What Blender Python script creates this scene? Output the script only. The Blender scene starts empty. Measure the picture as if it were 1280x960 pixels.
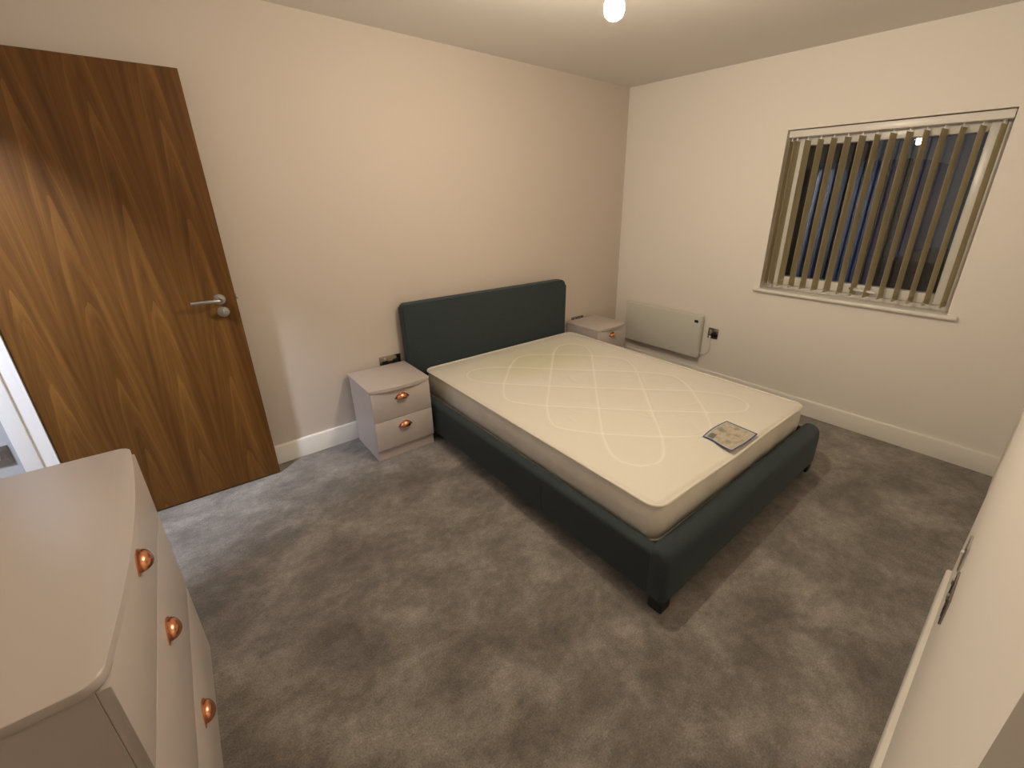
import bpy, bmesh, math, random
import numpy as np
from mathutils import Vector, Matrix, noise as mnoise
random.seed(3)
C = bpy.context.scene.collection
SC = bpy.context.scene

# ------------------------------------------------------------------ camera
cam_d = bpy.data.cameras.new('camera'); cam = bpy.data.objects.new('camera', cam_d); C.objects.link(cam)
YAW, PITCH, ROLL, FPX = math.radians(49.343), math.radians(-21.525), math.radians(-0.0875), 549.54
fwd = Vector((math.cos(YAW)*math.cos(PITCH), math.sin(YAW)*math.cos(PITCH), math.sin(PITCH)))
rt0 = Vector((math.sin(YAW), -math.cos(YAW), 0)); up0 = rt0.cross(fwd)
rt = math.cos(ROLL)*rt0 + math.sin(ROLL)*up0; up = -math.sin(ROLL)*rt0 + math.cos(ROLL)*up0
cam.matrix_world = Matrix(((rt.x, up.x, -fwd.x, -3.3637), (rt.y, up.y, -fwd.y, -2.7403), (rt.z, up.z, -fwd.z, 1.4913), (0, 0, 0, 1)))
cam_d.sensor_fit = 'HORIZONTAL'; cam_d.sensor_width = 36; cam_d.lens = FPX/1280*36
cam_d.shift_x = -33.07/1280; cam_d.shift_y = -16.94/1280
cam_d.clip_start = 0.01
SC.camera = cam

# ------------------------------------------------------------------ world, exposure, lamps
w = bpy.data.worlds.new('night_sky'); SC.world = w; w.use_nodes = True
w.node_tree.nodes['Background'].inputs[0].default_value = (0.055, 0.065, 0.085, 1)
w.node_tree.nodes['Background'].inputs[1].default_value = 0.38
SC.view_settings.view_transform = 'Standard'; SC.view_settings.look = 'None'
SC.view_settings.gamma = 1; SC.view_settings.use_curve_mapping = False
SC.view_settings.exposure = 0.0
BULB = Vector((-2.035, -1.572, 2.062))
BULB_STRENGTH = 860.0
BULB_COLOR = (1.0, 0.86, 0.655)
# hallway ceiling lamp beyond the open door (cool white)
hl = bpy.data.lights.new('hall_lamp', 'AREA'); hl.shape = 'DISK'; hl.size = 0.20; hl.energy = 62; hl.color = (0.80, 0.87, 1.0)
hlo = bpy.data.objects.new('hall_lamp', hl); C.objects.link(hlo); hlo.location = (-4.25, -.975, 2.31)

# ------------------------------------------------------------------ helpers
def mat(name, color=(.5, .5, .5), rough=.6, metal=0, **k):
    m = bpy.data.materials.new(name); m.use_nodes = True
    b = m.node_tree.nodes['Principled BSDF']
    b.inputs['Base Color'].default_value = (*color, 1); b.inputs['Roughness'].default_value = rough; b.inputs['Metallic'].default_value = metal
    for kk, v in k.items(): b.inputs[kk].default_value = v
    return m
def nd(m, t, **k):
    n = m.node_tree.nodes.new(t)
    for kk, v in k.items(): setattr(n, kk, v)
    return n
def lk(m, a, b): m.node_tree.links.new(a, b)
def bump(m, scale, strength, dist=.002, detail=3, coord='Object', kind='noise'):
    b = m.node_tree.nodes['Principled BSDF']
    tc = nd(m, 'ShaderNodeTexCoord'); n = nd(m, 'ShaderNodeTexNoise'); n.inputs['Scale'].default_value = scale; n.inputs['Detail'].default_value = detail
    lk(m, tc.outputs[coord], n.inputs['Vector'])
    bp = nd(m, 'ShaderNodeBump'); bp.inputs['Strength'].default_value = strength; bp.inputs['Distance'].default_value = dist
    lk(m, n.outputs['Fac'], bp.inputs['Height']); lk(m, bp.outputs['Normal'], b.inputs['Normal'])
    return n, bp
def vary(m, c1, c2, scale, detail=3, lo=.35, hi=.65, coord='Object'):
    b = m.node_tree.nodes['Principled BSDF']
    tc = nd(m, 'ShaderNodeTexCoord'); n = nd(m, 'ShaderNodeTexNoise'); n.inputs['Scale'].default_value = scale; n.inputs['Detail'].default_value = detail
    lk(m, tc.outputs[coord], n.inputs['Vector'])
    r = nd(m, 'ShaderNodeValToRGB'); r.color_ramp.elements[0].position = lo; r.color_ramp.elements[1].position = hi
    r.color_ramp.elements[0].color = (*c1, 1); r.color_ramp.elements[1].color = (*c2, 1)
    lk(m, n.outputs['Fac'], r.inputs['Fac']); lk(m, r.outputs['Color'], b.inputs['Base Color'])
    return r

def box(bm, a, b, bev=0, seg=2):
    a, b = Vector(a), Vector(b)
    r = bmesh.ops.create_cube(bm, size=1)
    vs = r['verts']; c = (a+b)/2; d = b-a
    for v in vs: v.co = Vector((v.co.x*d.x+c.x, v.co.y*d.y+c.y, v.co.z*d.z+c.z))
    if bev:
        es = list({e for v in vs for e in v.link_edges})
        bmesh.ops.bevel(bm, geom=es, offset=bev, segments=seg, profile=.5, affect='EDGES')
def tube(bm, pts, r, seg=10, cap=True, radii=None):
    pts = [Vector(p) for p in pts]; rings = []
    n = None
    for i, p in enumerate(pts):
        t = ((pts[min(i+1, len(pts)-1)]-pts[max(i-1, 0)])).normalized()
        if n is None:
            n = t.orthogonal().normalized()
        n = (n - t*n.dot(t)).normalized(); bi = t.cross(n)
        rr = radii[i] if radii else r
        rings.append([bm.verts.new(p+(n*math.cos(2*math.pi*k/seg)+bi*math.sin(2*math.pi*k/seg))*rr) for k in range(seg)])
    for a, b in zip(rings, rings[1:]):
        for k in range(seg): bm.faces.new((a[k], a[(k+1) % seg], b[(k+1) % seg], b[k]))
    if cap:
        bm.faces.new(list(reversed(rings[0]))); bm.faces.new(rings[-1])
def lathe(bm, prof, seg=24, M=None):
    M = M or Matrix(); rings = []
    for r, z in prof:
        if r < 1e-6: rings.append([bm.verts.new(M @ Vector((0, 0, z)))])
        else: rings.append([bm.verts.new(M @ Vector((r*math.cos(2*math.pi*k/seg), r*math.sin(2*math.pi*k/seg), z))) for k in range(seg)])
    for a, b in zip(rings, rings[1:]):
        for k in range(seg):
            k2 = (k+1) % seg
            if len(a) == 1 and len(b) == 1: continue
            if len(a) == 1: bm.faces.new((a[0], b[k2], b[k]))
            elif len(b) == 1: bm.faces.new((a[k], a[k2], b[0]))
            else: bm.faces.new((a[k], a[k2], b[k2], b[k]))
def prism(bm, poly, z0, z1, bev=0, seg=2):
    lo = [bm.verts.new((x, y, z0)) for x, y in poly]; hi = [bm.verts.new((x, y, z1)) for x, y in poly]
    n = len(poly); f = [bm.faces.new(list(reversed(lo))), bm.faces.new(hi)]
    for i in range(n): bm.faces.new((lo[i], lo[(i+1) % n], hi[(i+1) % n], hi[i]))
    if bev:
        es = [e for e in f[0].edges]+[e for e in f[1].edges]
        bmesh.ops.bevel(bm, geom=es, offset=bev, segments=seg, profile=.5, affect='EDGES')
def obj(name, bm, m, parent=None, loc=None, smooth=True, kind=None, label=None):
    bmesh.ops.recalc_face_normals(bm, faces=bm.faces)
    me = bpy.data.meshes.new(name); bm.to_mesh(me); bm.free()
    for mm in (m if isinstance(m, list) else [m]): me.materials.append(mm)
    if smooth:
        me.shade_smooth(); me.set_sharp_from_angle(angle=math.radians(38))
    o = bpy.data.objects.new(name, me); C.objects.link(o)
    if parent: o.parent = parent
    if loc: o.location = loc
    if kind: o['kind'] = kind
    if label: o['label'] = label
    return o
def bx(name, a, b, m, parent=None, bev=0, **k):
    bm = bmesh.new(); box(bm, a, b, bev); return obj(name, bm, m, parent, **k)
def thing(name, label, cat, loc=(0, 0, 0), rz=0, group=None):
    o = bpy.data.objects.new(name, None); C.objects.link(o); o.empty_display_size = .05
    o.location = loc; o.rotation_euler = (0, 0, rz); o['label'] = label; o['category'] = cat
    if group: o['group'] = group
    return o
def struct_empty(name, loc=(0, 0, 0), rz=0):
    o = bpy.data.objects.new(name, None); C.objects.link(o); o.location = loc; o.rotation_euler = (0, 0, rz); o['kind'] = 'structure'; o.empty_display_size = .05
    return o
def copy_tree(o, parent=None):
    c = o.copy(); C.objects.link(c)
    if parent: c.parent = parent
    for ch in list(o.children): copy_tree(ch, c)
    return c

# ------------------------------------------------------------------ materials
M_feat = mat('greige_wall_paint', (.60, .525, .46), .75); bump(M_feat, 260, .08, .001)
M_wall = mat('white_wall_paint', (.84, .79, .735), .75); bump(M_wall, 260, .08, .001)
M_ceil = mat('ceiling_paint', (.74, .70, .66), .85)
M_hall = mat('grey_hall_paint', (.42, .42, .44), .75)
M_trim = mat('white_gloss_trim', (.80, .77, .72), .35)
M_lining = mat('white_door_lining', (.82, .81, .82), .4)
M_upvc = mat('white_upvc', (.80, .77, .73), .3)
M_grey = mat('cashmere_grey_board', (.55, .49, .46), .38); bump(M_grey, 300, .03, .0005)
M_copper = mat('brushed_copper', (.80, .36, .20), .24, 1)
M_chrome = mat('satin_chrome', (.62, .60, .58), .28, 1)
M_dchrome = mat('polished_socket_chrome', (.34, .31, .28), .22, 1)
M_black = mat('black_plastic', (.012, .012, .012), .4)
M_whitep = mat('white_plastic', (.78, .76, .72), .4)
M_heater = mat('heater_enamel', (.66, .65, .58), .4)
M_red = mat('red_neon_rocker', (.35, .03, .02), .3)
M_foot = mat('black_bed_foot', (.01, .01, .01), .5)
M_blind = mat('olive_beige_blind_fabric', (.64, .59, .45), .8); bump(M_blind, 900, .25, .0005)
def translucent(m, c, f):
    nt = m.node_tree; out = nt.nodes['Material Output']; b = nt.nodes['Principled BSDF']
    t = nt.nodes.new('ShaderNodeBsdfTranslucent'); t.inputs[0].default_value = (*c, 1); x = nt.nodes.new('ShaderNodeMixShader'); x.inputs[0].default_value = f
    nt.links.new(b.outputs[0], x.inputs[1]); nt.links.new(t.outputs[0], x.inputs[2]); nt.links.new(x.outputs[0], out.inputs[0])
translucent(M_blind, (.85, .78, .60), .5)
M_cord = mat('white_cord', (.75, .73, .7), .5)

# carpet: cut pile with brushed patches of nap
M_carpet = mat('grey_cut_pile_carpet', (.2, .19, .18), .95)
def carpet_nodes(m):
    b = m.node_tree.nodes['Principled BSDF']
    b.inputs['Sheen Weight'].default_value = .25; b.inputs['Sheen Roughness'].default_value = .5
    tc = nd(m, 'ShaderNodeTexCoord')
    n1 = nd(m, 'ShaderNodeTexNoise'); n1.inputs['Scale'].default_value = 3.4; n1.inputs['Detail'].default_value = 9; n1.inputs['Roughness'].default_value = .68; n1.inputs['Distortion'].default_value = .25
    mp = nd(m, 'ShaderNodeMapping'); mp.inputs['Rotation'].default_value = (0, 0, math.radians(35)); mp.inputs['Scale'].default_value = (1, 1.25, 1)
    lk(m, tc.outputs['Object'], mp.inputs['Vector']); lk(m, mp.outputs[0], n1.inputs['Vector'])
    r = nd(m, 'ShaderNodeValToRGB'); e = r.color_ramp.elements
    e[0].position = .36; e[0].color = (.138, .122, .107, 1); e[1].position = .66; e[1].color = (.345, .310, .282, 1)
    x = e.new(.5); x.color = (.212, .189, .169, 1)
    lk(m, n1.outputs['Fac'], r.inputs['Fac'])
    n2 = nd(m, 'ShaderNodeTexNoise'); n2.inputs['Scale'].default_value = 170; n2.inputs['Detail'].default_value = 4; n2.inputs['Roughness'].default_value = .7
    lk(m, tc.outputs['Object'], n2.inputs['Vector'])
    mx = nd(m, 'ShaderNodeMix'); mx.data_type = 'RGBA'; mx.blend_type = 'MULTIPLY'; mx.inputs['Factor'].default_value = 1
    r2 = nd(m, 'ShaderNodeValToRGB'); r2.color_ramp.elements[0].position = .3; r2.color_ramp.elements[0].color = (.62, .62, .62, 1); r2.color_ramp.elements[1].position = .7; r2.color_ramp.elements[1].color = (1.32, 1.32, 1.32, 1)
    lk(m, n2.outputs['Fac'], r2.inputs['Fac']); lk(m, r.outputs['Color'], mx.inputs[6]); lk(m, r2.outputs['Color'], mx.inputs[7])
    n7 = nd(m, 'ShaderNodeTexNoise'); n7.inputs['Scale'].default_value = 24; n7.inputs['Detail'].default_value = 6; n7.inputs['Roughness'].default_value = .7
    lk(m, tc.outputs['Object'], n7.inputs['Vector'])
    r7 = nd(m, 'ShaderNodeValToRGB'); r7.color_ramp.elements[0].position = .32; r7.color_ramp.elements[0].color = (.80, .80, .80, 1); r7.color_ramp.elements[1].position = .68; r7.color_ramp.elements[1].color = (1.22, 1.21, 1.20, 1)
    m7 = nd(m, 'ShaderNodeMix'); m7.data_type = 'RGBA'; m7.blend_type = 'MULTIPLY'; m7.inputs['Factor'].default_value = 1
    lk(m, n7.outputs['Fac'], r7.inputs['Fac']); lk(m, mx.outputs[2], m7.inputs[6]); lk(m, r7.outputs['Color'], m7.inputs[7])
    lk(m, m7.outputs[2], b.inputs['Base Color'])
    bp = nd(m, 'ShaderNodeBump'); bp.inputs['Strength'].default_value = .6; bp.inputs['Distance'].default_value = .006
    bp2 = nd(m, 'ShaderNodeBump'); bp2.inputs['Strength'].default_value = .5; bp2.inputs['Distance'].default_value = .03
    lk(m, n1.outputs['Fac'], bp2.inputs['Height']); lk(m, n2.outputs['Fac'], bp.inputs['Height']); lk(m, bp2.outputs[0], bp.inputs['Normal']); lk(m, bp.outputs[0], b.inputs['Normal'])
carpet_nodes(M_carpet)

# walnut veneer: slip-matched leaves with cathedral figure
M_wood = mat('walnut_veneer', (.12, .05, .018), .5, **{'Specular IOR Level': .3})
def wood_nodes(m):
    b = m.node_tree.nodes['Principled BSDF']
    tc = nd(m, 'ShaderNodeTexCoord'); sp = nd(m, 'ShaderNodeSeparateXYZ'); lk(m, tc.outputs['Object'], sp.inputs[0])
    def mth(op, a, bb=None, clamp=False):
        n = nd(m, 'ShaderNodeMath'); n.operation = op
        for i, v in enumerate((a, bb)):
            if v is None: continue
            if isinstance(v, (int, float)): n.inputs[i].default_value = v
            else: lk(m, v, n.inputs[i])
        return n.outputs[0]
    LW = .205
    nz = nd(m, 'ShaderNodeTexNoise'); nz.inputs['Scale'].default_value = 1.0; nz.inputs['Detail'].default_value = 2
    mpz = nd(m, 'ShaderNodeMapping'); mpz.inputs['Scale'].default_value = (2.2, 2.2, 1.1); lk(m, tc.outputs['Object'], mpz.inputs[0]); lk(m, mpz.outputs[0], nz.inputs['Vector'])
    xo = mth('ADD', sp.outputs['X'], mth('MULTIPLY', mth('SUBTRACT', nz.outputs['Fac'], .5), .05))
    q = mth('DIVIDE', mth('ADD', xo, .03), LW); fl = mth('FLOOR', q); fr = mth('SUBTRACT', q, fl)
    xl = mth('MULTIPLY', mth('SUBTRACT', fr, .5), LW)          # -LW/2..LW/2
    zo = mth('ADD', sp.outputs['Z'], mth('MULTIPLY', fl, .045))
    ax = mth('POWER', mth('ADD', mth('MULTIPLY', xl, xl), .00012), .5)
    pk = mth('ADD', mth('MULTIPLY', ax, 8.5), mth('MULTIPLY', mth('POWER', ax, 2), 40))
    t = mth('ADD', zo, pk)
    # wobble, the same in each leaf
    cx = nd(m, 'ShaderNodeCombineXYZ'); lk(m, mth('MULTIPLY', xl, 14), cx.inputs[0]); lk(m, mth('MULTIPLY', zo, 2.2), cx.inputs[1]); lk(m, mth('MULTIPLY', fl, .12), cx.inputs[2])
    n3 = nd(m, 'ShaderNodeTexNoise'); n3.inputs['Scale'].default_value = 1; n3.inputs['Detail'].default_value = 3; lk(m, cx.outputs[0], n3.inputs['Vector'])
    t = mth('ADD', t, mth('MULTIPLY', n3.outputs['Fac'], .35))
    cy = nd(m, 'ShaderNodeCombineXYZ'); lk(m, mth('MULTIPLY', t, 3.4), cy.inputs[0])
    sw1 = mth('FRACT', mth('ADD', mth('MULTIPLY', t, 2.7), mth('MULTIPLY', n3.outputs['Fac'], .3)))
    sw2 = mth('FRACT', mth('MULTIPLY', t, 9.3))
    n4 = nd(m, 'ShaderNodeTexNoise'); n4.inputs['Scale'].default_value = 1; n4.inputs['Detail'].default_value = 5; n4.inputs['Roughness'].default_value = .55; lk(m, cy.outputs[0], n4.inputs['Vector'])
    # broad straight streaks and fine pores
    n5 = nd(m, 'ShaderNodeTexNoise'); n5.inputs['Scale'].default_value = 1; n5.inputs['Detail'].default_value = 4
    m5 = nd(m, 'ShaderNodeMapping'); m5.inputs['Scale'].default_value = (26, 26, .7); lk(m, tc.outputs['Object'], m5.inputs[0]); lk(m, m5.outputs[0], n5.inputs['Vector'])
    n6 = nd(m, 'ShaderNodeTexNoise'); n6.inputs['Scale'].default_value = 1; n6.inputs['Detail'].default_value = 3
    m6 = nd(m, 'ShaderNodeMapping'); m6.inputs['Scale'].default_value = (420, 420, 9); lk(m, tc.outputs['Object'], m6.inputs[0]); lk(m, m6.outputs[0], n6.inputs['Vector'])
    v = mth('ADD', mth('ADD', mth('MULTIPLY', n4.outputs['Fac'], .36), mth('MULTIPLY', n5.outputs['Fac'], .38)), mth('MULTIPLY', n6.outputs['Fac'], .10))
    v = mth('ADD', v, mth('ADD', mth('MULTIPLY', mth('MULTIPLY', mth('POWER', sw1, 2.5), mth('MAXIMUM', mth('SUBTRACT', 1, mth('MULTIPLY', ax, 16)), .15)), .17), mth('MULTIPLY', mth('POWER', sw2, 1.5), .03)))
    r = nd(m, 'ShaderNodeValToRGB'); e = r.color_ramp.elements
    e[0].position = .34; e[0].color = (.080, .030, .004, 1); e[1].position = .74; e[1].color = (.235, .108, .028, 1)
    x = e.new(.47); x.color = (.128, .053, .009, 1); x = e.new(.58); x.color = (.185, .082, .016, 1)
    lk(m, v, r.inputs['Fac']); lk(m, r.outputs['Color'], b.inputs['Base Color'])
    bp = nd(m, 'ShaderNodeBump'); bp.inputs['Strength'].default_value = .12; bp.inputs['Distance'].default_value = .001; lk(m, n6.outputs['Fac'], bp.inputs['Height']); lk(m, bp.outputs[0], b.inputs['Normal'])
wood_nodes(M_wood)
M_edge = mat('walnut_lipping', (.10, .042, .014), .45)

# charcoal upholstery with a fine weave
M_fab = mat('charcoal_woven_upholstery', (.018, .026, .029), .85)
def fabric_nodes(m):
    b = m.node_tree.nodes['Principled BSDF']; b.inputs['Sheen Weight'].default_value = .12; b.inputs['Sheen Tint'].default_value = (.6, .75, .85, 1)
    tc = nd(m, 'ShaderNodeTexCoord'); n = nd(m, 'ShaderNodeTexNoise'); n.inputs['Scale'].default_value = 420; n.inputs['Detail'].default_value = 2
    lk(m, tc.outputs['Object'], n.inputs['Vector'])
    r = nd(m, 'ShaderNodeValToRGB'); r.color_ramp.elements[0].position = .3; r.color_ramp.elements[0].color = (.013, .021, .025, 1); r.color_ramp.elements[1].position = .75; r.color_ramp.elements[1].color = (.036, .052, .058, 1)
    lk(m, n.outputs['Fac'], r.inputs['Fac']); lk(m, r.outputs['Color'], b.inputs['Base Color'])
    bp = nd(m, 'ShaderNodeBump'); bp.inputs['Strength'].default_value = .4; bp.inputs['Distance'].default_value = .001; lk(m, n.outputs['Fac'], bp.inputs['Height']); lk(m, bp.outputs[0], b.inputs['Normal'])
fabric_nodes(M_fab)

# ------------------------------------------------------------------ room shell
H = 2.3375; XL = -3.90; YN = -2.80; YR = -2.828; XN = -1.27; XS = -3.015; YB = -3.75
T = .12
def struct(name, boxes, m):
    bm = bmesh.new()
    for a, b in boxes: box(bm, a, b)
    return obj(name, bm, m, smooth=False, kind='structure')
struct('floor', [((-5.3, YB-.1, -.1), (.3, .3, 0))], M_carpet)
struct('ceiling', [((-5.3, YB-.1, H), (.3, .3, H+.1))], M_ceil)
struct('wall_headboard', [((XL, 0, 0), (.27, T, H))], M_feat)
WY0, WY1, WZ0, WZ1 = -1.338, -2.402, .862, 1.897
WT = .27
struct('wall_window', [((0, WY0, 0), (WT, 0, H)), ((0, YR-.1, 0), (WT, WY1, H)), ((0, WY1, 0), (WT, WY0, WZ0)), ((0, WY1, WZ1), (WT, WY0, H))], M_wall)
DY0, DY1, DZ = -.088, -.885, 2.03
struct('wall_left', [((XL-.085, DY0, 0), (XL, T, H)), ((XL-.085, YB, 0), (XL, DY1, H)), ((XL-.085, DY1, DZ), (XL, DY0, H))], M_wall)
struct('wall_right', [((XS, -3.05, 0), (XN, YN, H)), ((XN, -3.05, 0), (WT, YR, H))], M_wall)
struct('wall_back', [((-5.3, YB-.1, 0), (XS+.1, YB, H)), ((XS, YB, 0), (XS+.1, -3.05, H))], M_wall)
struct('wall_hall', [((-5.3, -.085, 0), (XL-.085, .05, H)), ((-5.4, YB, 0), (-5.3, .05, H))], M_hall)

def skirting(name, p0, p1, n, h=.119, t=.016):
    # p0->p1 along the wall, n points into the room
    p0, p1, n = Vector((*p0, 0)), Vector((*p1, 0)), Vector((*n, 0))
    prof = [(0, 0), (t, 0), (t, h-.008), (t-.003, h-.002), (t-.007, h), (0, h)]
    bm = bmesh.new(); A = [bm.verts.new(p0+n*a+Vector((0, 0, z))) for a, z in prof]; B = [bm.verts.new(p1+n*a+Vector((0, 0, z))) for a, z in prof]
    k = len(prof)
    for i in range(k): bm.faces.new((A[i], A[(i+1) % k], B[(i+1) % k], B[i]))
    bm.faces.new(list(reversed(A))); bm.faces.new(B)
    return obj(name, bm, M_trim, kind='structure')
skirting('baseboard_headboard', (XL, 0), (0, 0), (0, -1))
skirting('baseboard_window', (0, -.016), (0, YR), (-1, 0))
skirting('baseboard_right', (XS, YN), (XN, YN), (0, 1))
skirting('baseboard_left', (XL, -.97), (XL, YB), (1, 0))

# ------------------------------------------------------------------ door (open against the headboard wall)
door = struct_empty('door_1', (0, 0, 0))
# lining + stops of the opening
bm = bmesh.new()
box(bm, (XL-.088, DY0-.012, 0), (XL+.0, DY0+.03, DZ)); box(bm, (XL-.002, DY0-.012, 0), (XL+.0105, DY0+.012, DZ)); obj('hinge_jamb', bm, M_lining, door, smooth=False)
bx('latch_jamb', (XL-.088, DY1-.03, 0), (XL, DY1+.012, DZ), M_lining, door, smooth=False)
bx('head_jamb', (XL-.088, DY1+.012, DZ-.03), (XL, DY0-.012, DZ), M_lining, door, smooth=False)
bx('door_stop', (XL-.088, DY0-.028, 0), (XL-.036, DY0-.012, DZ-.03), M_lining, door, bev=.002)
bx('door_stop', (XL-.088, DY1+.012, 0), (XL-.036, DY1+.028, DZ-.03), M_lining, door, bev=.002)
bx('architrave', (XL, DY1-.07, 0), (XL+.016, DY1, DZ+.06), M_lining, door, bev=.003)
bx('architrave', (XL, DY1, DZ), (XL+.016, DY0, DZ+.06), M_lining, door, bev=.003)
leafE = (-3.888, -.0985)
LWID, LTH, LH = .796, .044, 1.985
leaf_rot = math.radians(-2.3)
bm = bmesh.new(); box(bm, (0, 0, .008), (LWID, LTH, .008+LH), .0015, 1)
leaf = obj('door_leaf', bm, M_wood, door, loc=(leafE[0], leafE[1]+.012, 0), smooth=False); leaf.rotation_euler = (0, 0, leaf_rot)
# three hinges on the hinge edge
for z in (.22, 1.035, 1.80):
    bm = bmesh.new(); tube(bm, [(-.006, -.004, z-.05), (-.006, -.004, z+.05)], .007, 12)
    box(bm, (-.004, .002, z-.05), (-.0005, .036, z+.05))
    box(bm, (-.034, -.004, z-.05), (-.006, -.0015, z+.05))
    obj('hinge', bm, M_chrome, leaf)
# lever handle
hx, hz = LWID-.068, 1.03
bm = bmesh.new()
RM = Matrix.Translation((hx, 0, hz)) @ Matrix.Rotation(math.radians(90), 4, 'X')
lathe(bm, [(0, 0), (.026, 0), (.026, .006), (.024, .009), (.010, .010), (.010, .045)], 28, RM)
pts = [(hx, -.038, hz), (hx, -.048, hz), (hx-.004, -.055, hz), (hx-.014, -.058, hz+.001), (hx-.05, -.058, hz+.002), (hx-.115, -.057, hz+.002)]
tube(bm, pts, .0085, 12)
obj('lever_handle', bm, M_chrome, leaf, label='satin steel lever on a round rose')
bm = bmesh.new()
RM = Matrix.Translation((hx+.003, 0, hz-.062)) @ Matrix.Rotation(math.radians(90), 4, 'X')
lathe(bm, [(0, 0), (.026, 0), (.026, .006), (.024, .009), (.013, .010), (.013, .022), (0, .022)], 28, RM)
box(bm, (hx-.001, -.040, hz-.082), (hx+.007, -.020, hz-.042), .002)
obj('thumb_turn', bm, M_chrome, leaf, label='round satin steel thumb turn')
bx('latch', (LWID-.001, .014, hz-.012), (LWID+.010, .030, hz+.012), M_chrome, leaf, bev=.002)

# ------------------------------------------------------------------ window
win = struct_empty('window_1', (0, 0, 0))
GX = .135                                     # glass plane
fy0, fy1, fz0, fz1 = WY0, WY1, WZ0, WZ1
def frame(name, x0, x1, y0, y1, z0, z1, wd, parent, m, bev=.004):
    # y0 > y1
    bx(name, (x0, y1, z0), (x1, y1+wd, z1), m, parent, bev=bev)
    bx(name, (x0, y0-wd, z0), (x1, y0, z1), m, parent, bev=bev)
    bx(name, (x0, y1+wd, z0), (x1, y0-wd, z0+wd), m, parent, bev=bev)
    bx(name, (x0, y1+wd, z1-wd), (x1, y0-wd, z1), m, parent, bev=bev)
frame('outer_frame', .105, .165, fy0, fy1, fz0, fz1, .045, win, M_upvc)
frame('sash', .090, .150, fy0-.032, fy1+.032, fz0+.032, fz1-.032, .060, win, M_upvc)
M_glass = bpy.data.materials.new('window_glass'); M_glass.use_nodes = True
nt = M_glass.node_tree; nt.nodes.clear()
o_ = nt.nodes.new('ShaderNodeOutputMaterial'); tr = nt.nodes.new('ShaderNodeBsdfTransparent'); gl = nt.nodes.new('ShaderNodeBsdfGlossy'); gl.inputs['Roughness'].default_value = .0
mx = nt.nodes.new('ShaderNodeMixShader'); fr = nt.nodes.new('ShaderNodeFresnel'); fr.inputs[0].default_value = 1.5
mm = nt.nodes.new('ShaderNodeMath'); mm.operation = 'MULTIPLY'; mm.inputs[1].default_value = 1.6; mm.use_clamp = True
nt.links.new(fr.outputs[0], mm.inputs[0]); nt.links.new(mm.outputs[0], mx.inputs[0]); nt.links.new(tr.outputs[0], mx.inputs[1]); nt.links.new(gl.outputs[0], mx.inputs[2]); nt.links.new(mx.outputs[0], o_.inputs[0])
tr.inputs[0].default_value = (.86, .90, .94, 1)
pn = bx('pane', (-.003, fy1+.085+1.87, -.434), (.003, fy0-.085+1.87, .434), M_glass, win, smooth=False)
pn.location = (.124, -1.87, 1.3795); pn.rotation_euler = (0, math.radians(1.1), 0)
# espagnolette handle on the bottom rail
bm = bmesh.new(); yc = -1.93; zc = WZ0+.066
box(bm, (.080, yc-.016, zc-.013), (.091, yc+.035, zc+.013), .003)
box(bm, (.052, yc+.003, zc-.010), (.082, yc+.023, zc+.010), .003)
tube(bm, [(.052, yc+.020, zc), (.050, yc-.01, zc), (.050, yc-.095, zc-.004)], .0085, 10)
obj('window_handle', bm, M_whitep, win)
bx('handle_lock', (.076, yc+.036, zc-.006), (.090, yc+.052, zc+.006), M_black, win, bev=.002)
bm = bmesh.new(); box(bm, (-.032, -2.452, .838), (.105, -1.302, .863), .009, 3)
obj('window_sill', bm, M_trim, win)

# vertical blind hung in the reveal
bl = thing('vertical_blind', 'vertical blind of olive-beige fabric slats turned open in front of the dark window', 'blind', (.045, -1.87, 1.85))
def bl_box(name, a, b, m, parent=bl, bev=0, **k):
    o = Vector((.045, -1.87, 1.85)); return bx(name, Vector(a)-o, Vector(b)-o, m, parent, bev, **k)
bl_box('headrail', (.018, WY1+.006, 1.852), (.066, WY0-.006, 1.892), M_upvc, bev=.003)
slat_me = None; NS = 14; sw = .089
ys = [-1.392]+[-1.458-.0755*i for i in range(13)]; ys[-1] = -2.366; ys = [-1.362]+ys; NS = 15
for i, y in enumerate(ys):
    if slat_me is None:
        bm = bmesh.new()
        # gently curved fabric strip, 1.2 mm thick
        n = 6; z0, z1 = -.955, -.018
        R_ = []
        for s_ in (0, 1):
            for z in (z0, z1):
                R_.append([bm.verts.new((-sw/2+sw*k/n, (.0012 if s_ else 0)+.004*(1-(2*k/n-1)**2), z)) for k in range(n+1)])
        for k in range(n):
            bm.faces.new((R_[0][k], R_[0][k+1], R_[1][k+1], R_[1][k])); bm.faces.new((R_[2][k+1], R_[2][k], R_[3][k], R_[3][k+1]))
            bm.faces.new((R_[0][k+1], R_[0][k], R_[2][k], R_[2][k+1])); bm.faces.new((R_[1][k], R_[1][k+1], R_[3][k+1], R_[3][k]))
        bm.faces.new((R_[0][0], R_[1][0], R_[3][0], R_[2][0])); bm.faces.new((R_[1][n], R_[0][n], R_[2][n], R_[3][n]))
        s = obj('slat', bm, M_blind, bl, smooth=True); slat_me = s
        bm = bmesh.new(); box(bm, (-sw/2+.002, .0, z0-.004), (sw/2-.002, .006, z0+.03), .001, 1); wt = obj('slat_weight', bm, M_blind, s)
        bm = bmesh.new(); tube(bm, [(0, .003, z1), (0, .003, .004)], .003, 6); ck = obj('slat_hook', bm, M_upvc, s)
    else:
        s = slat_me.copy(); C.objects.link(s); s.parent = bl
        for ch in (wt, ck): c2 = ch.copy(); C.objects.link(c2); c2.parent = s
    s.location = (.0, y+1.87, 0); s.rotation_euler = (0, 0, math.radians(-2.5-8*i/14+random.uniform(-2, 2)))
bm = bmesh.new()
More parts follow.
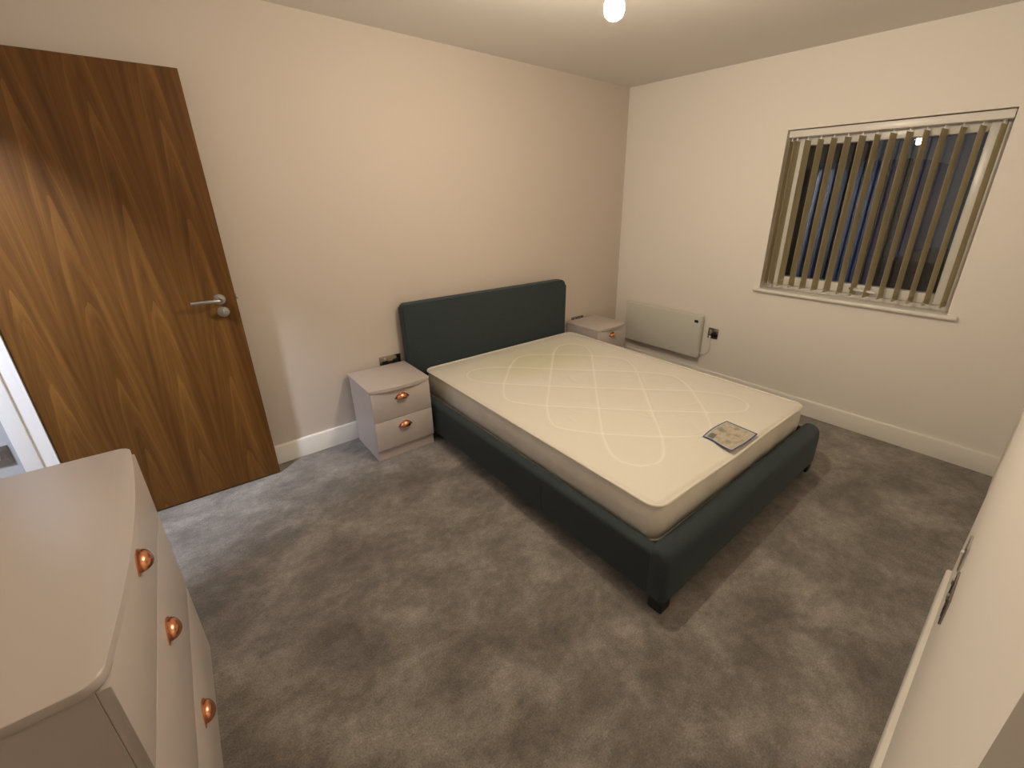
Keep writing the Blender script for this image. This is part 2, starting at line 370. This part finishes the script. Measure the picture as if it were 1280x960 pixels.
for dx in (-.040, .040):
    pts = []
    for a, b in zip(ys, ys[1:]):
        for t in (0, .25, .5, .75): pts.append((dx, a+(b-a)*t+1.87, -.943-.010*math.sin(math.pi*t)))
    tube(bm, pts, .0014, 5)
obj('bottom_chain', bm, M_cord, bl)

# opposite building outside
bld = thing('building', 'dark blue building wall outside at night, seen through the window between the slats', 'building', (7.0, 1.5, -8))
M_blue = mat('blue_rendered_wall', (.06, .16, .6), .8); vary(M_blue, (.03, .10, .50), (.09, .25, .95), .9, 4)
M_blk = mat('dark_wall', (.012, .012, .014), .8)
bx('wall', (0, -2.2, 0), (3, -.65, 10.1), M_blue, bld, smooth=False)
bx('stair_tower', (-.3, -.65, 0), (3, 4.0, 10.7), M_blk, bld, smooth=False)
bx('low_wing', (-.1, -9.0, 0), (3, -2.2, 8.42), M_blk, bld, smooth=False)
for i in range(5): bx('pilaster', (-.10, -.90-i*.30, 0), (.02, -.82-i*.30, 10.1), M_blk, bld, smooth=False)

# ------------------------------------------------------------------ pendant lamp
pl_ = thing('pendant_lamp', 'bare glowing bulb on a short cord hanging from the ceiling', 'lamp', (BULB.x, BULB.y, H))
dz = BULB.z-H
bm = bmesh.new(); lathe(bm, [(0, 0), (.045, 0), (.045, -.008), (.030, -.022), (.008, -.026), (0, -.026)], 28); obj('ceiling_rose', bm, M_whitep, pl_)
bm = bmesh.new(); tube(bm, [(0, 0, -.02), (0, 0, dz+.095)], .003, 8); obj('cord', bm, M_cord, pl_)
bm = bmesh.new(); lathe(bm, [(.005, dz+.105), (.018, dz+.095), (.020, dz+.06), (.020, dz+.050), (0, dz+.050)], 20); obj('lamp_holder', bm, M_whitep, pl_)
M_bulb = bpy.data.materials.new('glowing_bulb'); M_bulb.use_nodes = True
nt = M_bulb.node_tree; nt.nodes.clear(); e_ = nt.nodes.new('ShaderNodeEmission'); o_ = nt.nodes.new('ShaderNodeOutputMaterial'); nt.links.new(e_.outputs[0], o_.inputs[0])
e_.inputs[0].default_value = (*BULB_COLOR, 1); e_.inputs[1].default_value = BULB_STRENGTH
bm = bmesh.new(); lathe(bm, [(.013, dz+.050), (.015, dz+.040), (.027, dz+.022), (.033, dz+.004), (.033, dz-.010), (.028, dz-.024), (.015, dz-.034), (0, dz-.037)], 24)
obj('bulb', bm, M_bulb, pl_, label='glowing warm white bulb')

# ------------------------------------------------------------------ cup pull
def cup_pull(parent, loc, a=.046, p=.024, h=.030, rz=0):
    # opens downward; face of the drawer is local y=0, outward is -y
    bm = bmesh.new(); n, k = 20, 8
    def shell(s):
        rows = []
        for i in range(n+1):
            th = math.pi*i/n; sx, cx_ = math.sin(th), math.cos(th); sx = max(sx, .02)
            rows.append([bm.verts.new((cx_*a*.72*s, -.001-p*s*sx**.8*math.cos(ph*math.pi/2/k)**.8 if ph < k else -.001, h*s*sx**.8*math.sin(ph*math.pi/2/k))) for ph in range(k+1)])
        return rows
    A, B = shell(1), shell(.93)
    for R_, flip in ((A, 0), (B, 1)):
        for i in range(n):
            for j in range(k):
                f = (R_[i][j], R_[i+1][j], R_[i+1][j+1], R_[i][j+1]); bm.faces.new(f if not flip else f[::-1])
    for i in range(n): bm.faces.new((A[i][0], B[i][0], B[i+1][0], A[i+1][0]))
    # pointed back flange
    out = []
    for i in range(n+1):
        x = -a+2*a*i/n; out.append((x, h*1.10*max(0, 1-(abs(x)/a)**2.0)**.9+.001))
    lo = [(a-2*a*i/n, -.003*max(0, 1-((a-2*a*i/n)/a)**2)) for i in range(1, n)]
    pts = out+lo
    F = [bm.verts.new((x, -.0022, z)) for x, z in pts]; G = [bm.verts.new((x, 0, z)) for x, z in pts]
    bm.faces.new(F); bm.faces.new(G[::-1])
    for i in range(len(F)): j = (i+1) % len(F); bm.faces.new((F[i], G[i], G[j], F[j]))
    o = obj('cup_handle', bm, M_copper, parent, loc=loc, label='copper cup handle'); o.rotation_euler = (0, 0, rz)
    return o

def bow_top(x0, x1, yb, yf, bow, r=.018, n=16):
    # outline of a bow-fronted top: back edge yb, front edge yf (more negative), bowing further by bow
    pts = [(x0, yb), (x1, yb)]
    w_ = x1-x0
    def fy(x): t = (x-x0)/w_*2-1; return yf-bow*((1-2*r/w_)**2-t*t)
    for i in range(5): a = math.pi/2*i/4; pts.append((x1-r+r*math.cos(a), yf+r-r*math.sin(a)))
    for i in range(1, n): x = x1-r-(w_-2*r)*i/n; pts.append((x, fy(x)))
    for i in range(5): a = math.pi/2*i/4; pts.append((x0+r-r*math.sin(a), yf+r-r*math.cos(a)))
    return pts
def cabinet(root, W, D, Ht, seams, plinth, bow, handle_z, tt=.018, a=.046, r=.016):
    # local frame: x 0..W, back at y=0, front towards -y; seams: z list of drawer fronts from top to bottom
    dfy = -(D-.0)                      # drawer-front face plane
    cy = dfy+.0177
    bm = bmesh.new(); box(bm, (.008, cy, 0), (.024, -.004, Ht-tt), .001, 1); obj('side_panel', bm, M_grey, root)
    bm = bmesh.new(); box(bm, (W-.024, cy, 0), (W-.008, -.004, Ht-tt), .001, 1); obj('side_panel', bm, M_grey, root)
    bx('back_panel', (.024, -.012, .02), (W-.024, -.004, Ht-tt), M_grey, root)
    bx('plinth', (.024, cy+.004, 0), (W-.024, cy+.018, plinth-.002), M_grey, root)
    bm = bmesh.new(); prism(bm, bow_top(0, W, 0, dfy+.002, bow, r), Ht-tt, Ht, .004, 2); obj('top', bm, M_grey, root)
    for (za, zb), hz_ in zip(zip(seams[1:], seams), handle_z):
        d = bx('drawer', (.008, dfy, za+.0015), (W-.008, dfy+.0175, zb-.0015), M_grey, root, bev=.002)
        cup_pull(d, (W/2, dfy, hz_), a=a)

bs = thing('bedside_table', 'small cashmere grey two-drawer bedside table left of the bed, towards the door', 'bedside table', (-2.614, -.032, 0), math.radians(-.9), 'bedside tables')
cabinet(bs, .377, .372, .468, [.448, .262, .074], .072, .030, [.383, .196])
bs2 = copy_tree(bs); bs2.location = (-.714, -.034, 0); bs2.rotation_euler = (0, 0, 0)
bs2['label'] = 'cashmere grey bedside table in the corner beyond the bed, partly hidden by the mattress'

cd = thing('chest_of_drawers', 'cashmere grey three-drawer chest with bowed top and copper cup handles, in the near left foreground', 'chest of drawers', (XL+.004, -2.006, 0), math.radians(88.0))
cabinet(cd, .815, .338, .853, [.831, .622, .335, .064], .062, .024, [.745, .537, .238], tt=.020, r=.030)

# ------------------------------------------------------------------ bed
bed = thing('bed_frame', 'low double bed frame upholstered in charcoal fabric with a plain headboard', 'bed', (-1.51, -1.07, 0))
OB = Vector((-1.51, -1.07, 0))
def bb(name, a, b, m, bev, seg=4, parent=bed, **k):
    bm = bmesh.new(); box(bm, Vector(a)-OB, Vector(b)-OB, bev, seg); return obj(name, bm, m, parent, **k)
# headboard: rounded rectangle extruded, soft edges
def headboard():
    x0, x1, z0, z1, y0, y1, r = -2.235+1.51, -.800+1.51, .10, .856, -.112+1.07, -.036+1.07, .045
    bm = bmesh.new(); pts = [(x0, z0), (x1, z0)]
    for i in range(9): a = math.pi/2*i/8; pts.append((x1-r+r*math.cos(a), z1-r+r*math.sin(a)))
    r = .024
    for i in range(9): a = math.pi/2*i/8; pts.append((x0+r-r*math.sin(a), z1-r+r*math.cos(a)))
    F = [bm.verts.new((x, y0, z)) for x, z in pts]; B = [bm.verts.new((x, y1, z)) for x, z in pts]
    ff = bm.faces.new(F); fb = bm.faces.new(B[::-1])
    for i in range(len(F)): j = (i+1) % len(F); bm.faces.new((F[j], F[i], B[i], B[j]))
    bmesh.ops.bevel(bm, geom=list(ff.edges)+list(fb.edges), offset=.020, segments=5, profile=.5, affect='EDGES')
    return obj('headboard', bm, M_fab, bed)
headboard()
def leg(x, y, s=.032, z=.075):
    bm = bmesh.new(); c = Vector((x, y, 0))-OB
    box(bm, (c.x-s, c.y-s, 0), (c.x+s, c.y+s, z-.02), .008, 3); obj('foot', bm, M_foot, bed)
bb('side_rail', (-2.222, -2.06, .048), (-2.160, -.113, .268), M_fab, .022)
bb('side_rail', (-.752, -2.06, .048), (-.720, -.113, .250), M_fab, .016)
# foot rail with a fat rounded top
bm = bmesh.new()
prof = [(-2.036, .048), (-2.036, .266), (-2.040, .278), (-2.050, .286), (-2.066, .290), (-2.090, .286), (-2.108, .276), (-2.120, .258), (-2.126, .230), (-2.126, .070), (-2.118, .052), (-2.108, .048)]
xs = [(-2.222, .020), (-2.216, .010), (-2.204, .003), (-2.190, 0), (-.746, 0), (-.736, .003), (-.724, .010), (-.718, .020)]
rings = []
cy_, cz_ = -2.073, .165
for x, sh in xs:
    rings.append([bm.verts.new(Vector((x, y+(cy_-y)*sh/.055, z+(cz_-z)*sh/.12))-OB) for y, z in prof])
for a, b in zip(rings, rings[1:]):
    for i in range(len(prof)): j = (i+1) % len(prof); bm.faces.new((a[i], b[i], b[j], a[j]))
bm.faces.new(rings[0]); bm.faces.new(rings[-1][::-1])
obj('foot_rail', bm, M_fab, bed)
for x, y in ((-2.185, -2.085), (-.755, -2.085), (-2.185, -.16), (-.760, -.16), (-1.51, -1.1)): leg(x, y)
bm = bmesh.new()
for y in (-1.43,):
    tube(bm, [Vector((-2.2225, y, z))-OB for z in (.070, .12, .18, .238)], .0016, 6)
obj('seam', bm, M_fab, bed)
for i in range(14):
    y = -.22-i*.132
    bb('bed_slat', (-2.16, y-.032, .205), (-.755, y+.032, .219), mat('pine', (.5, .36, .2), .6) if i == 0 else bpy.data.materials['pine'], 0)

# ------------------------------------------------------------------ mattress
def sstep(a, b, x):
    t = np.clip((x-a)/(b-a), 0, 1); return t*t*(3-2*t)
def mattress():
    root = thing('mattress', 'bare ivory double mattress with diamond quilting and a yellowed patch, lying on the bed frame', 'mattress', (-2.134, -.128, .224), math.radians(-.45))
    Wm, Lm, Hm, rc = 1.365, 1.886, .188, .055
    NX, NY = 236, 330
    xs_ = np.linspace(0, 1, NX+1); ys_ = np.linspace(0, 1, NY+1)
    U, V = np.meshgrid(xs_, ys_)
    X = U*Wm; Y = V*Lm
    # quilting pattern
    ax, ay, px_, py_ = .05, .355, .40, .41
    u = (X-ax)/px_; v = (Y-ay)/py_
    g = (np.cos(2*np.pi*v)-np.cos(2*np.pi*u))/2
    e = .55
    wL = 1-sstep(.0, .20, X-.05); wR = 1-sstep(.0, .20, 1.25-X); wT = 1-sstep(0, .20, Y-.15); wB = 1-sstep(0, .20, 1.79-Y)
    G = g - e*np.maximum(np.maximum(wL, wR), np.maximum(wT, wB))
    gy, gx = np.gradient(G, Lm/NY, Wm/NX)
    d = np.abs(G)/np.maximum(np.hypot(gx, gy), 2.0)
    inside = (X > .08) & (X < 1.22) & (Y > .18) & (Y < 1.76)
    d = np.where(inside, d, 1)
    line = np.exp(-(d/.0055)**2)
    puff = np.where(inside, 1-np.exp(-(d/.035)**2), 1)
    Z = Hm + .0030*line - .0030*(1-puff)
    # slow undulation and creases
    rng = np.random.RandomState(4)
    for _ in range(14):
        kx, ky, ph, am = rng.uniform(-9, 9), rng.uniform(-9, 9), rng.uniform(0, 6.28), rng.uniform(.0004, .0011)
        Z += am*np.sin(kx*X+ky*Y+ph)
    for _ in range(26):
        cx_, cy2, an, ln = rng.uniform(.2, 1.1), rng.uniform(.15, 1.75), rng.uniform(0, 3.14), rng.uniform(.04, .12)
        s = (X-cx_)*np.cos(an)+(Y-cy2)*np.sin(an); t = -(X-cx_)*np.sin(an)+(Y-cy2)*np.cos(an)+3*s*s
        Z -= .0014*np.exp(-(t/.006)**2)*np.exp(-(s/ln)**2)
    # crown towards edges
    ed = np.minimum(np.minimum(X, Wm-X), np.minimum(Y, Lm-Y))
    Z -= .007*(1-sstep(0, .10, ed))+.009*(1-sstep(0, .022, ed))
    # foot edge dips a little in the middle
    Z -= .010*np.exp(-((Lm-Y)/.12)**2)*np.exp(-((X-.55)/.22)**2)
    # squircle corner mapping
    cxm, cym = Wm/2, Lm/2
    DX, DY = X-cxm, Y-cym
    ex = np.abs(DX)-(cxm-rc); ey = np.abs(DY)-(cym-rc)
    m = (ex > 0) & (ey > 0)
    exn, eyn = np.clip(ex/rc, 0, 1), np.clip(ey/rc, 0, 1)
    nx_ = exn*np.sqrt(1-eyn**2/2); ny_ = eyn*np.sqrt(1-exn**2/2)
    DX = np.where(m, np.sign(DX)*(cxm-rc+nx_*rc), DX); DY = np.where(m, np.sign(DY)*(cym-rc+ny_*rc), DY)
    X2, Y2 = DX+cxm, DY+cym
    me = bpy.data.meshes.new('quilted_top')
    verts = np.stack([X2, -Y2, Z], -1).reshape(-1, 3)
    idx = np.arange((NX+1)*(NY+1)).reshape(NY+1, NX+1)
    q = np.stack([idx[:-1, :-1], idx[1:, :-1], idx[1:, 1:], idx[:-1, 1:]], -1).reshape(-1, 4)
    me.from_pydata(verts.tolist(), [], q.tolist()); me.shade_smooth()
    at = me.attributes.new('quilt_thread', 'FLOAT', 'POINT'); at.data.foreach_set('value', line.reshape(-1).astype(np.float32))
    M = mat('ivory_damask', (.76, .72, .64), .7); b = M.node_tree.nodes['Principled BSDF']; b.inputs['Sheen Weight'].default_value = .1
    tc = nd(M, 'ShaderNodeTexCoord')
    # stain with a shape of its own near the head
    mp = nd(M, 'ShaderNodeMapping'); mp.inputs['Location'].default_value = (-.72, .34, 0); mp.inputs['Scale'].default_value = (1, 1, 0); lk(M, tc.outputs['Object'], mp.inputs[0])
    mp2 = nd(M, 'ShaderNodeMapping'); mp2.inputs['Scale'].default_value = (1/.66, 1/.36, 0); lk(M, mp.outputs[0], mp2.inputs[0])
    vl = nd(M, 'ShaderNodeVectorMath'); vl.operation = 'LENGTH'; lk(M, mp2.outputs[0], vl.inputs[0])
    ns = nd(M, 'ShaderNodeTexNoise'); ns.inputs['Scale'].default_value = 3.5; ns.inputs['Detail'].default_value = 4; lk(M, tc.outputs['Object'], ns.inputs['Vector'])
    ad = nd(M, 'ShaderNodeMath'); ad.operation = 'MULTIPLY_ADD'; ad.inputs[1].default_value = .9; lk(M, ns.outputs['Fac'], ad.inputs[0]); lk(M, vl.outputs['Value'], ad.inputs[2])
    rp = nd(M, 'ShaderNodeValToRGB'); rp.color_ramp.elements[0].position = .9; rp.color_ramp.elements[0].color = (.66, .635, .46, 1); rp.color_ramp.elements[1].position = 1.0; rp.color_ramp.elements[1].color = (.74, .70, .62, 1)
    ml = nd(M, 'ShaderNodeMath'); ml.operation = 'MULTIPLY'; ml.inputs[1].default_value = .68; lk(M, ad.outputs[0], ml.inputs[0]); rp.color_ramp.elements[0].position = .55
    lk(M, ml.outputs[0], rp.inputs['Fac'])
    atn = nd(M, 'ShaderNodeAttribute'); atn.attribute_name = 'quilt_thread'
    mxc = nd(M, 'ShaderNodeMix'); mxc.data_type = 'RGBA'; lk(M, atn.outputs['Fac'], mxc.inputs['Factor']); lk(M, rp.outputs['Color'], mxc.inputs[6]); mxc.inputs[7].default_value = (.84, .80, .72, 1)
    lk(M, mxc.outputs[2], b.inputs['Base Color'])
    n2 = nd(M, 'ShaderNodeTexNoise'); n2.inputs['Scale'].default_value = 60; n2.inputs['Detail'].default_value = 5; lk(M, tc.outputs['Object'], n2.inputs['Vector'])
    bp = nd(M, 'ShaderNodeBump'); bp.inputs['Strength'].default_value = .25; bp.inputs['Distance'].default_value = .003; lk(M, n2.outputs['Fac'], bp.inputs['Height']); lk(M, bp.outputs[0], b.inputs['Normal'])
    me.materials.append(M)
    top = bpy.data.objects.new('quilted_top', me); C.objects.link(top); top.parent = root
    # border ring: from the top edge down to the bottom
    M2 = mat('ivory_border', (.62, .56, .45), .75); n_, b_ = bump(M2, 40, .4, .004, 4)
    vary(M2, (.72, .67, .58), (.80, .755, .66), 6, 3)
    def outline(off, n=10, div=40):
        pts = []
        hw, hl = Wm/2+off, Lm/2+off; r = rc+off
        corners = [(hw-r, hl-r, 0), (-hw+r, hl-r, 90), (-hw+r, -hl+r, 180), (hw-r, -hl+r, 270)]
        for ci, (cx_, cy2, a0) in enumerate(corners):
            for i in range(n+1): a = math.radians(a0+90*i/n); pts.append((cx_+r*math.cos(a), cy2+r*math.sin(a)))
            nx2, ny2, na = corners[(ci+1) % 4]
            p = pts[-1]; a = math.radians(na); qn = (nx2+r*math.cos(a), ny2+r*math.sin(a))
            for i in range(1, div): pts.append((p[0]+(qn[0]-p[0])*i/div, p[1]+(qn[1]-p[1])*i/div))
        return [(x+Wm/2, y-Lm/2) for x, y in pts]
    def dip(x, y): return -.010*math.exp(-((Lm+y)/.12)**2)*math.exp(-((x-.55)/.22)**2)
    bm = bmesh.new(); rings = []
    prof = [(-.001, Hm-.014), (-.008, Hm-.022), (-.004, Hm-.032), (.006, Hm-.052), (.008, .09), (.004, .045), (-.001, .02), (-.008, .002), (-.05, 0)]
    for pi, (off, z) in enumerate(prof):
        o_l = outline(off)
        ring = []
        for k, (x, y) in enumerate(o_l):
            wob = .0016*math.sin(k*.9)*(1 if 1 < pi < 6 else 0)
            ring.append(bm.verts.new((x+wob, y+wob, z+(dip(x, y) if pi < 3 else dip(x, y)*.4 if pi == 3 else 0))))
        rings.append(ring)
    for a, b2 in zip(rings, rings[1:]):
        for k in range(len(a)): bm.faces.new((a[k], a[(k+1) % len(a)], b2[(k+1) % len(a)], b2[k]))
    bm.faces.new(rings[-1])
    obj('border', bm, M2, root)
    M3 = mat('cream_piping', (.74, .69, .60), .6)
    for z, off in ((Hm-.011, .0035), (.008, -.003)):
        o_l = outline(off, 10, 40); bm = bmesh.new()
        P_ = [(x, y, z+(dip(x, y) if z > .1 else 0)) for x, y in o_l]; P_.append(P_[0])
        tube(bm, P_,   (.0068 if z > .1 else .005), 8, cap=False); obj('piping', bm, M3, root)
    # sewn label, puckered
    corners = [(-1.556, -1.848), (-1.316, -1.846), (-1.330, -2.012), (-1.572, -2.004)]
    rot = math.radians(.45)
    def toL(p):
        x, y = p[0]+2.134, p[1]+.128
        return (x*math.cos(rot)-y*math.sin(rot), x*math.sin(rot)+y*math.cos(rot))
    Lc = [toL(c) for c in corners]; 
    bm = bmesh.new(); n = 20; grid = []
    uvl = bm.loops.layers.uv.new('UVMap')
    for j in range(n+1):
        row = []
        for i in range(n+1):
            s, t = i/n, j/n
            x = (1-s)*(1-t)*Lc[0][0]+s*(1-t)*Lc[1][0]+s*t*Lc[2][0]+(1-s)*t*Lc[3][0]
            y = (1-s)*(1-t)*Lc[0][1]+s*(1-t)*Lc[1][1]+s*t*Lc[2][1]+(1-s)*t*Lc[3][1]
            y += .010*math.sin(math.pi*s)*(1 if t < .5 else -.6)*(abs(2*t-1))
            x += .006*math.sin(2*math.pi*t)*(1-s)
            z = Hm+.0045+.004*math.sin(3*s+5*t)*math.sin(math.pi*s)*math.sin(math.pi*t)+.004*math.exp(-((s-.25)/.1)**2)*math.sin(math.pi*t)
            row.append(bm.verts.new((x, y, z)))
        grid.append(row)
    for j in range(n):
        for i in range(n):
            f = bm.faces.new((grid[j][i], grid[j+1][i], grid[j+1][i+1], grid[j][i+1]))
            for lp, (a, b2) in zip(f.loops, ((i, j), (i, j+1), (i+1, j+1), (i+1, j))): lp[uvl].uv = (a/n, 1-b2/n)
    M4 = mat('printed_label', (.5, .45, .38), .45); b = M4.node_tree.nodes['Principled BSDF']
    tc = nd(M4, 'ShaderNodeUVMap'); sp = nd(M4, 'ShaderNodeSeparateXYZ'); lk(M4, tc.outputs[0], sp.inputs[0])
    def mth(op, a, bb_=None):
        nn = nd(M4, 'ShaderNodeMath'); nn.operation = op
        for i, vv in enumerate((a, bb_)):
            if vv is None: continue
            if isinstance(vv, (int, float)): nn.inputs[i].default_value = vv
            else: lk(M4, vv, nn.inputs[i])
        return nn.outputs[0]
    ns = nd(M4, 'ShaderNodeTexNoise'); ns.inputs['Scale'].default_value = 4.5; ns.inputs['Detail'].default_value = 5; lk(M4, tc.outputs[0], ns.inputs['Vector'])
    rp = nd(M4, 'ShaderNodeValToRGB'); el = rp.color_ramp.elements
    el[0].position = .32; el[0].color = (.22, .22, .17, 1); el[1].position = .70; el[1].color = (.62, .36, .20, 1)
    x = el.new(.45); x.color = (.42, .37, .27, 1); x = el.new(.55); x.color = (.52, .46, .37, 1); x = el.new(.62); x.color = (.40, .36, .27, 1)
    lk(M4, ns.outputs['Fac'], rp.inputs['Fac'])
    ex_ = mth('MINIMUM', sp.outputs[0], mth('SUBTRACT', 1, sp.outputs[0])); ey_ = mth('MINIMUM', sp.outputs[1], mth('SUBTRACT', 1, sp.outputs[1]))
    edge = mth('MINIMUM', ex_, ey_)
    isb = mth('LESS_THAN', edge, .036)
    blue = nd(M4, 'ShaderNodeMix'); blue.data_type = 'RGBA'; lk(M4, isb, blue.inputs['Factor'])
    lav = nd(M4, 'ShaderNodeMix'); lav.data_type = 'RGBA'; rim = mth('LESS_THAN', edge, .075); lk(M4, rim, lav.inputs['Factor']); lk(M4, rp.outputs[0], lav.inputs[6]); lav.inputs[7].default_value = (.46, .45, .47, 1)
    # dark printed badge in the top left corner of the label and a small dot at the bottom right
    bd = mth('MULTIPLY', mth('LESS_THAN', mth('ABSOLUTE', mth('SUBTRACT', sp.outputs[0], .86)), .08), mth('LESS_THAN', mth('ABSOLUTE', mth('SUBTRACT', sp.outputs[1], .86)), .05))
    bg = nd(M4, 'ShaderNodeMix'); bg.data_type = 'RGBA'; lk(M4, mth('MULTIPLY', mth('LESS_THAN', mth('ABSOLUTE', mth('SUBTRACT', sp.outputs[0], .16)), .10), mth('LESS_THAN', mth('ABSOLUTE', mth('SUBTRACT', sp.outputs[1], .80)), .09)), bg.inputs['Factor'])
    lk(M4, lav.outputs[2], bg.inputs[6]); bg.inputs[7].default_value = (.12, .14, .12, 1)
    lk(M4, bg.outputs[2], blue.inputs[6]); blue.inputs[7].default_value = (.02, .05, .16, 1)
    lk(M4, blue.outputs[2], b.inputs['Base Color'])
    obj('label', bm, M4, root, label='printed fabric label with a dark blue border')
mattress()

# ------------------------------------------------------------------ panel heater
ht = thing('panel_heater', 'flat cream electric panel heater low on the white wall beside the corner bedside table', 'heater', (0, -.572, .224))
bm = bmesh.new(); box(bm, (-.080, -.385, 0), (-.030, .385, .358), .006, 3); obj('casing', bm, M_heater, ht)
bx('wall_bracket', (-.032, -.30, .06), (-.0, -.26, .30), M_whitep, ht)
bx('wall_bracket', (-.032, .26, .06), (-.0, .30, .30), M_whitep, ht)
bx('display', (-.0825, -.364, .300), (-.079, -.330, .322), M_black, ht, bev=.001, label='small black display')
cb = bmesh.new()
tube(cb, [(-.045, -.380, .04), (-.030, -.400, .032), (-.016, -.425, .034), (-.012, -.447, .060), (-.012, -.455, .110), (-.012, -.452, .160), (-.015, -.447, .186)], .0045, 8)
obj('flex', cb, M_cord, ht, label='white flex looping to the wall outlet')

# ------------------------------------------------------------------ sockets, outlets
def plate(root, w_, h_, twin=True, sw_=True):
    # on local y=0, facing -y
    bm = bmesh.new(); box(bm, (-w_/2, -.006, -h_/2), (w_/2, 0, h_/2), .0015, 2); obj('face_plate', bm, M_dchrome, root)
    cs = (-.037, .037) if twin else (0,)
    for c in cs:
        bm = bmesh.new(); box(bm, (c-.020, -.0075, -.030), (c+.020, -.005, .012), .001, 1); obj('socket_insert', bm, M_black, root)
        for q in (-.010, .010): bx('rocker_switch', (c+q*.0-.006, -.011, .020), (c+q*.0+.006, -.006, .034), M_chrome, root, bev=.001) if q > 0 else None
s1 = thing('wall_socket', 'chrome twin socket on the greige wall just above the bedside table near the door', 'socket', (-2.318, 0, .470), 0, 'chrome twin sockets by the bed')
plate(s1, .146, .086)
s2 = copy_tree(s1); s2.location = (-.545, 0, .436)
s2['label'] = 'chrome twin socket on the greige wall behind the far corner bedside table'
s3 = thing('fused_outlet', 'square dark chrome fused outlet on the white wall that feeds the panel heater', 'socket', (0, -1.037, .444), math.radians(90))
s3.rotation_euler = (0, 0, math.radians(-90))
bm = bmesh.new(); box(bm, (-.043, -.008, -.043), (.043, 0, .043), .002, 2); obj('face_plate', bm, M_dchrome, s3)
bx('rocker_switch', (.004, -.013, -.014), (.026, -.007, .016), M_black, s3, bev=.002)
bx('fuse_carrier', (-.030, -.011, -.010), (-.008, -.007, .026), M_chrome, s3, bev=.002)
bx('flex_entry', (-.028, -.013, -.040), (-.014, -.004, -.024), M_whitep, s3, bev=.002)
# on the near right-hand wall (seen along the wall)
s4 = thing('twin_socket_plate', 'chrome twin socket plate with a black insert low on the near right wall', 'socket', (-1.93, YN, .47)); s4.rotation_euler = (0, 0, math.radians(180))
plate(s4, .146, .086)
s5 = thing('aerial_outlet', 'square chrome aerial outlet on the near right wall, beyond the twin socket', 'socket', (-1.735, YN, .50)); s5.rotation_euler = (0, 0, math.radians(180))
bm = bmesh.new(); box(bm, (-.043, -.007, -.043), (.043, 0, .043), .002, 2); obj('face_plate', bm, M_chrome, s5)
bx('coaxial_port', (-.006, -.014, -.006), (.006, -.006, .006), M_whitep, s5, bev=.002)
# hall
s6 = thing('hall_light_switch', 'dark chrome wall plate on the grey hallway wall beyond the white door frame', 'switch', (-4.050, -.085, .49))
bm = bmesh.new(); box(bm, (-.043, -.007, -.043), (.043, 0, .043), .002, 2); obj('face_plate', bm, M_dchrome, s6)
bx('rocker', (-.012, -.011, -.016), (.012, -.006, .016), M_chrome, s6, bev=.002)
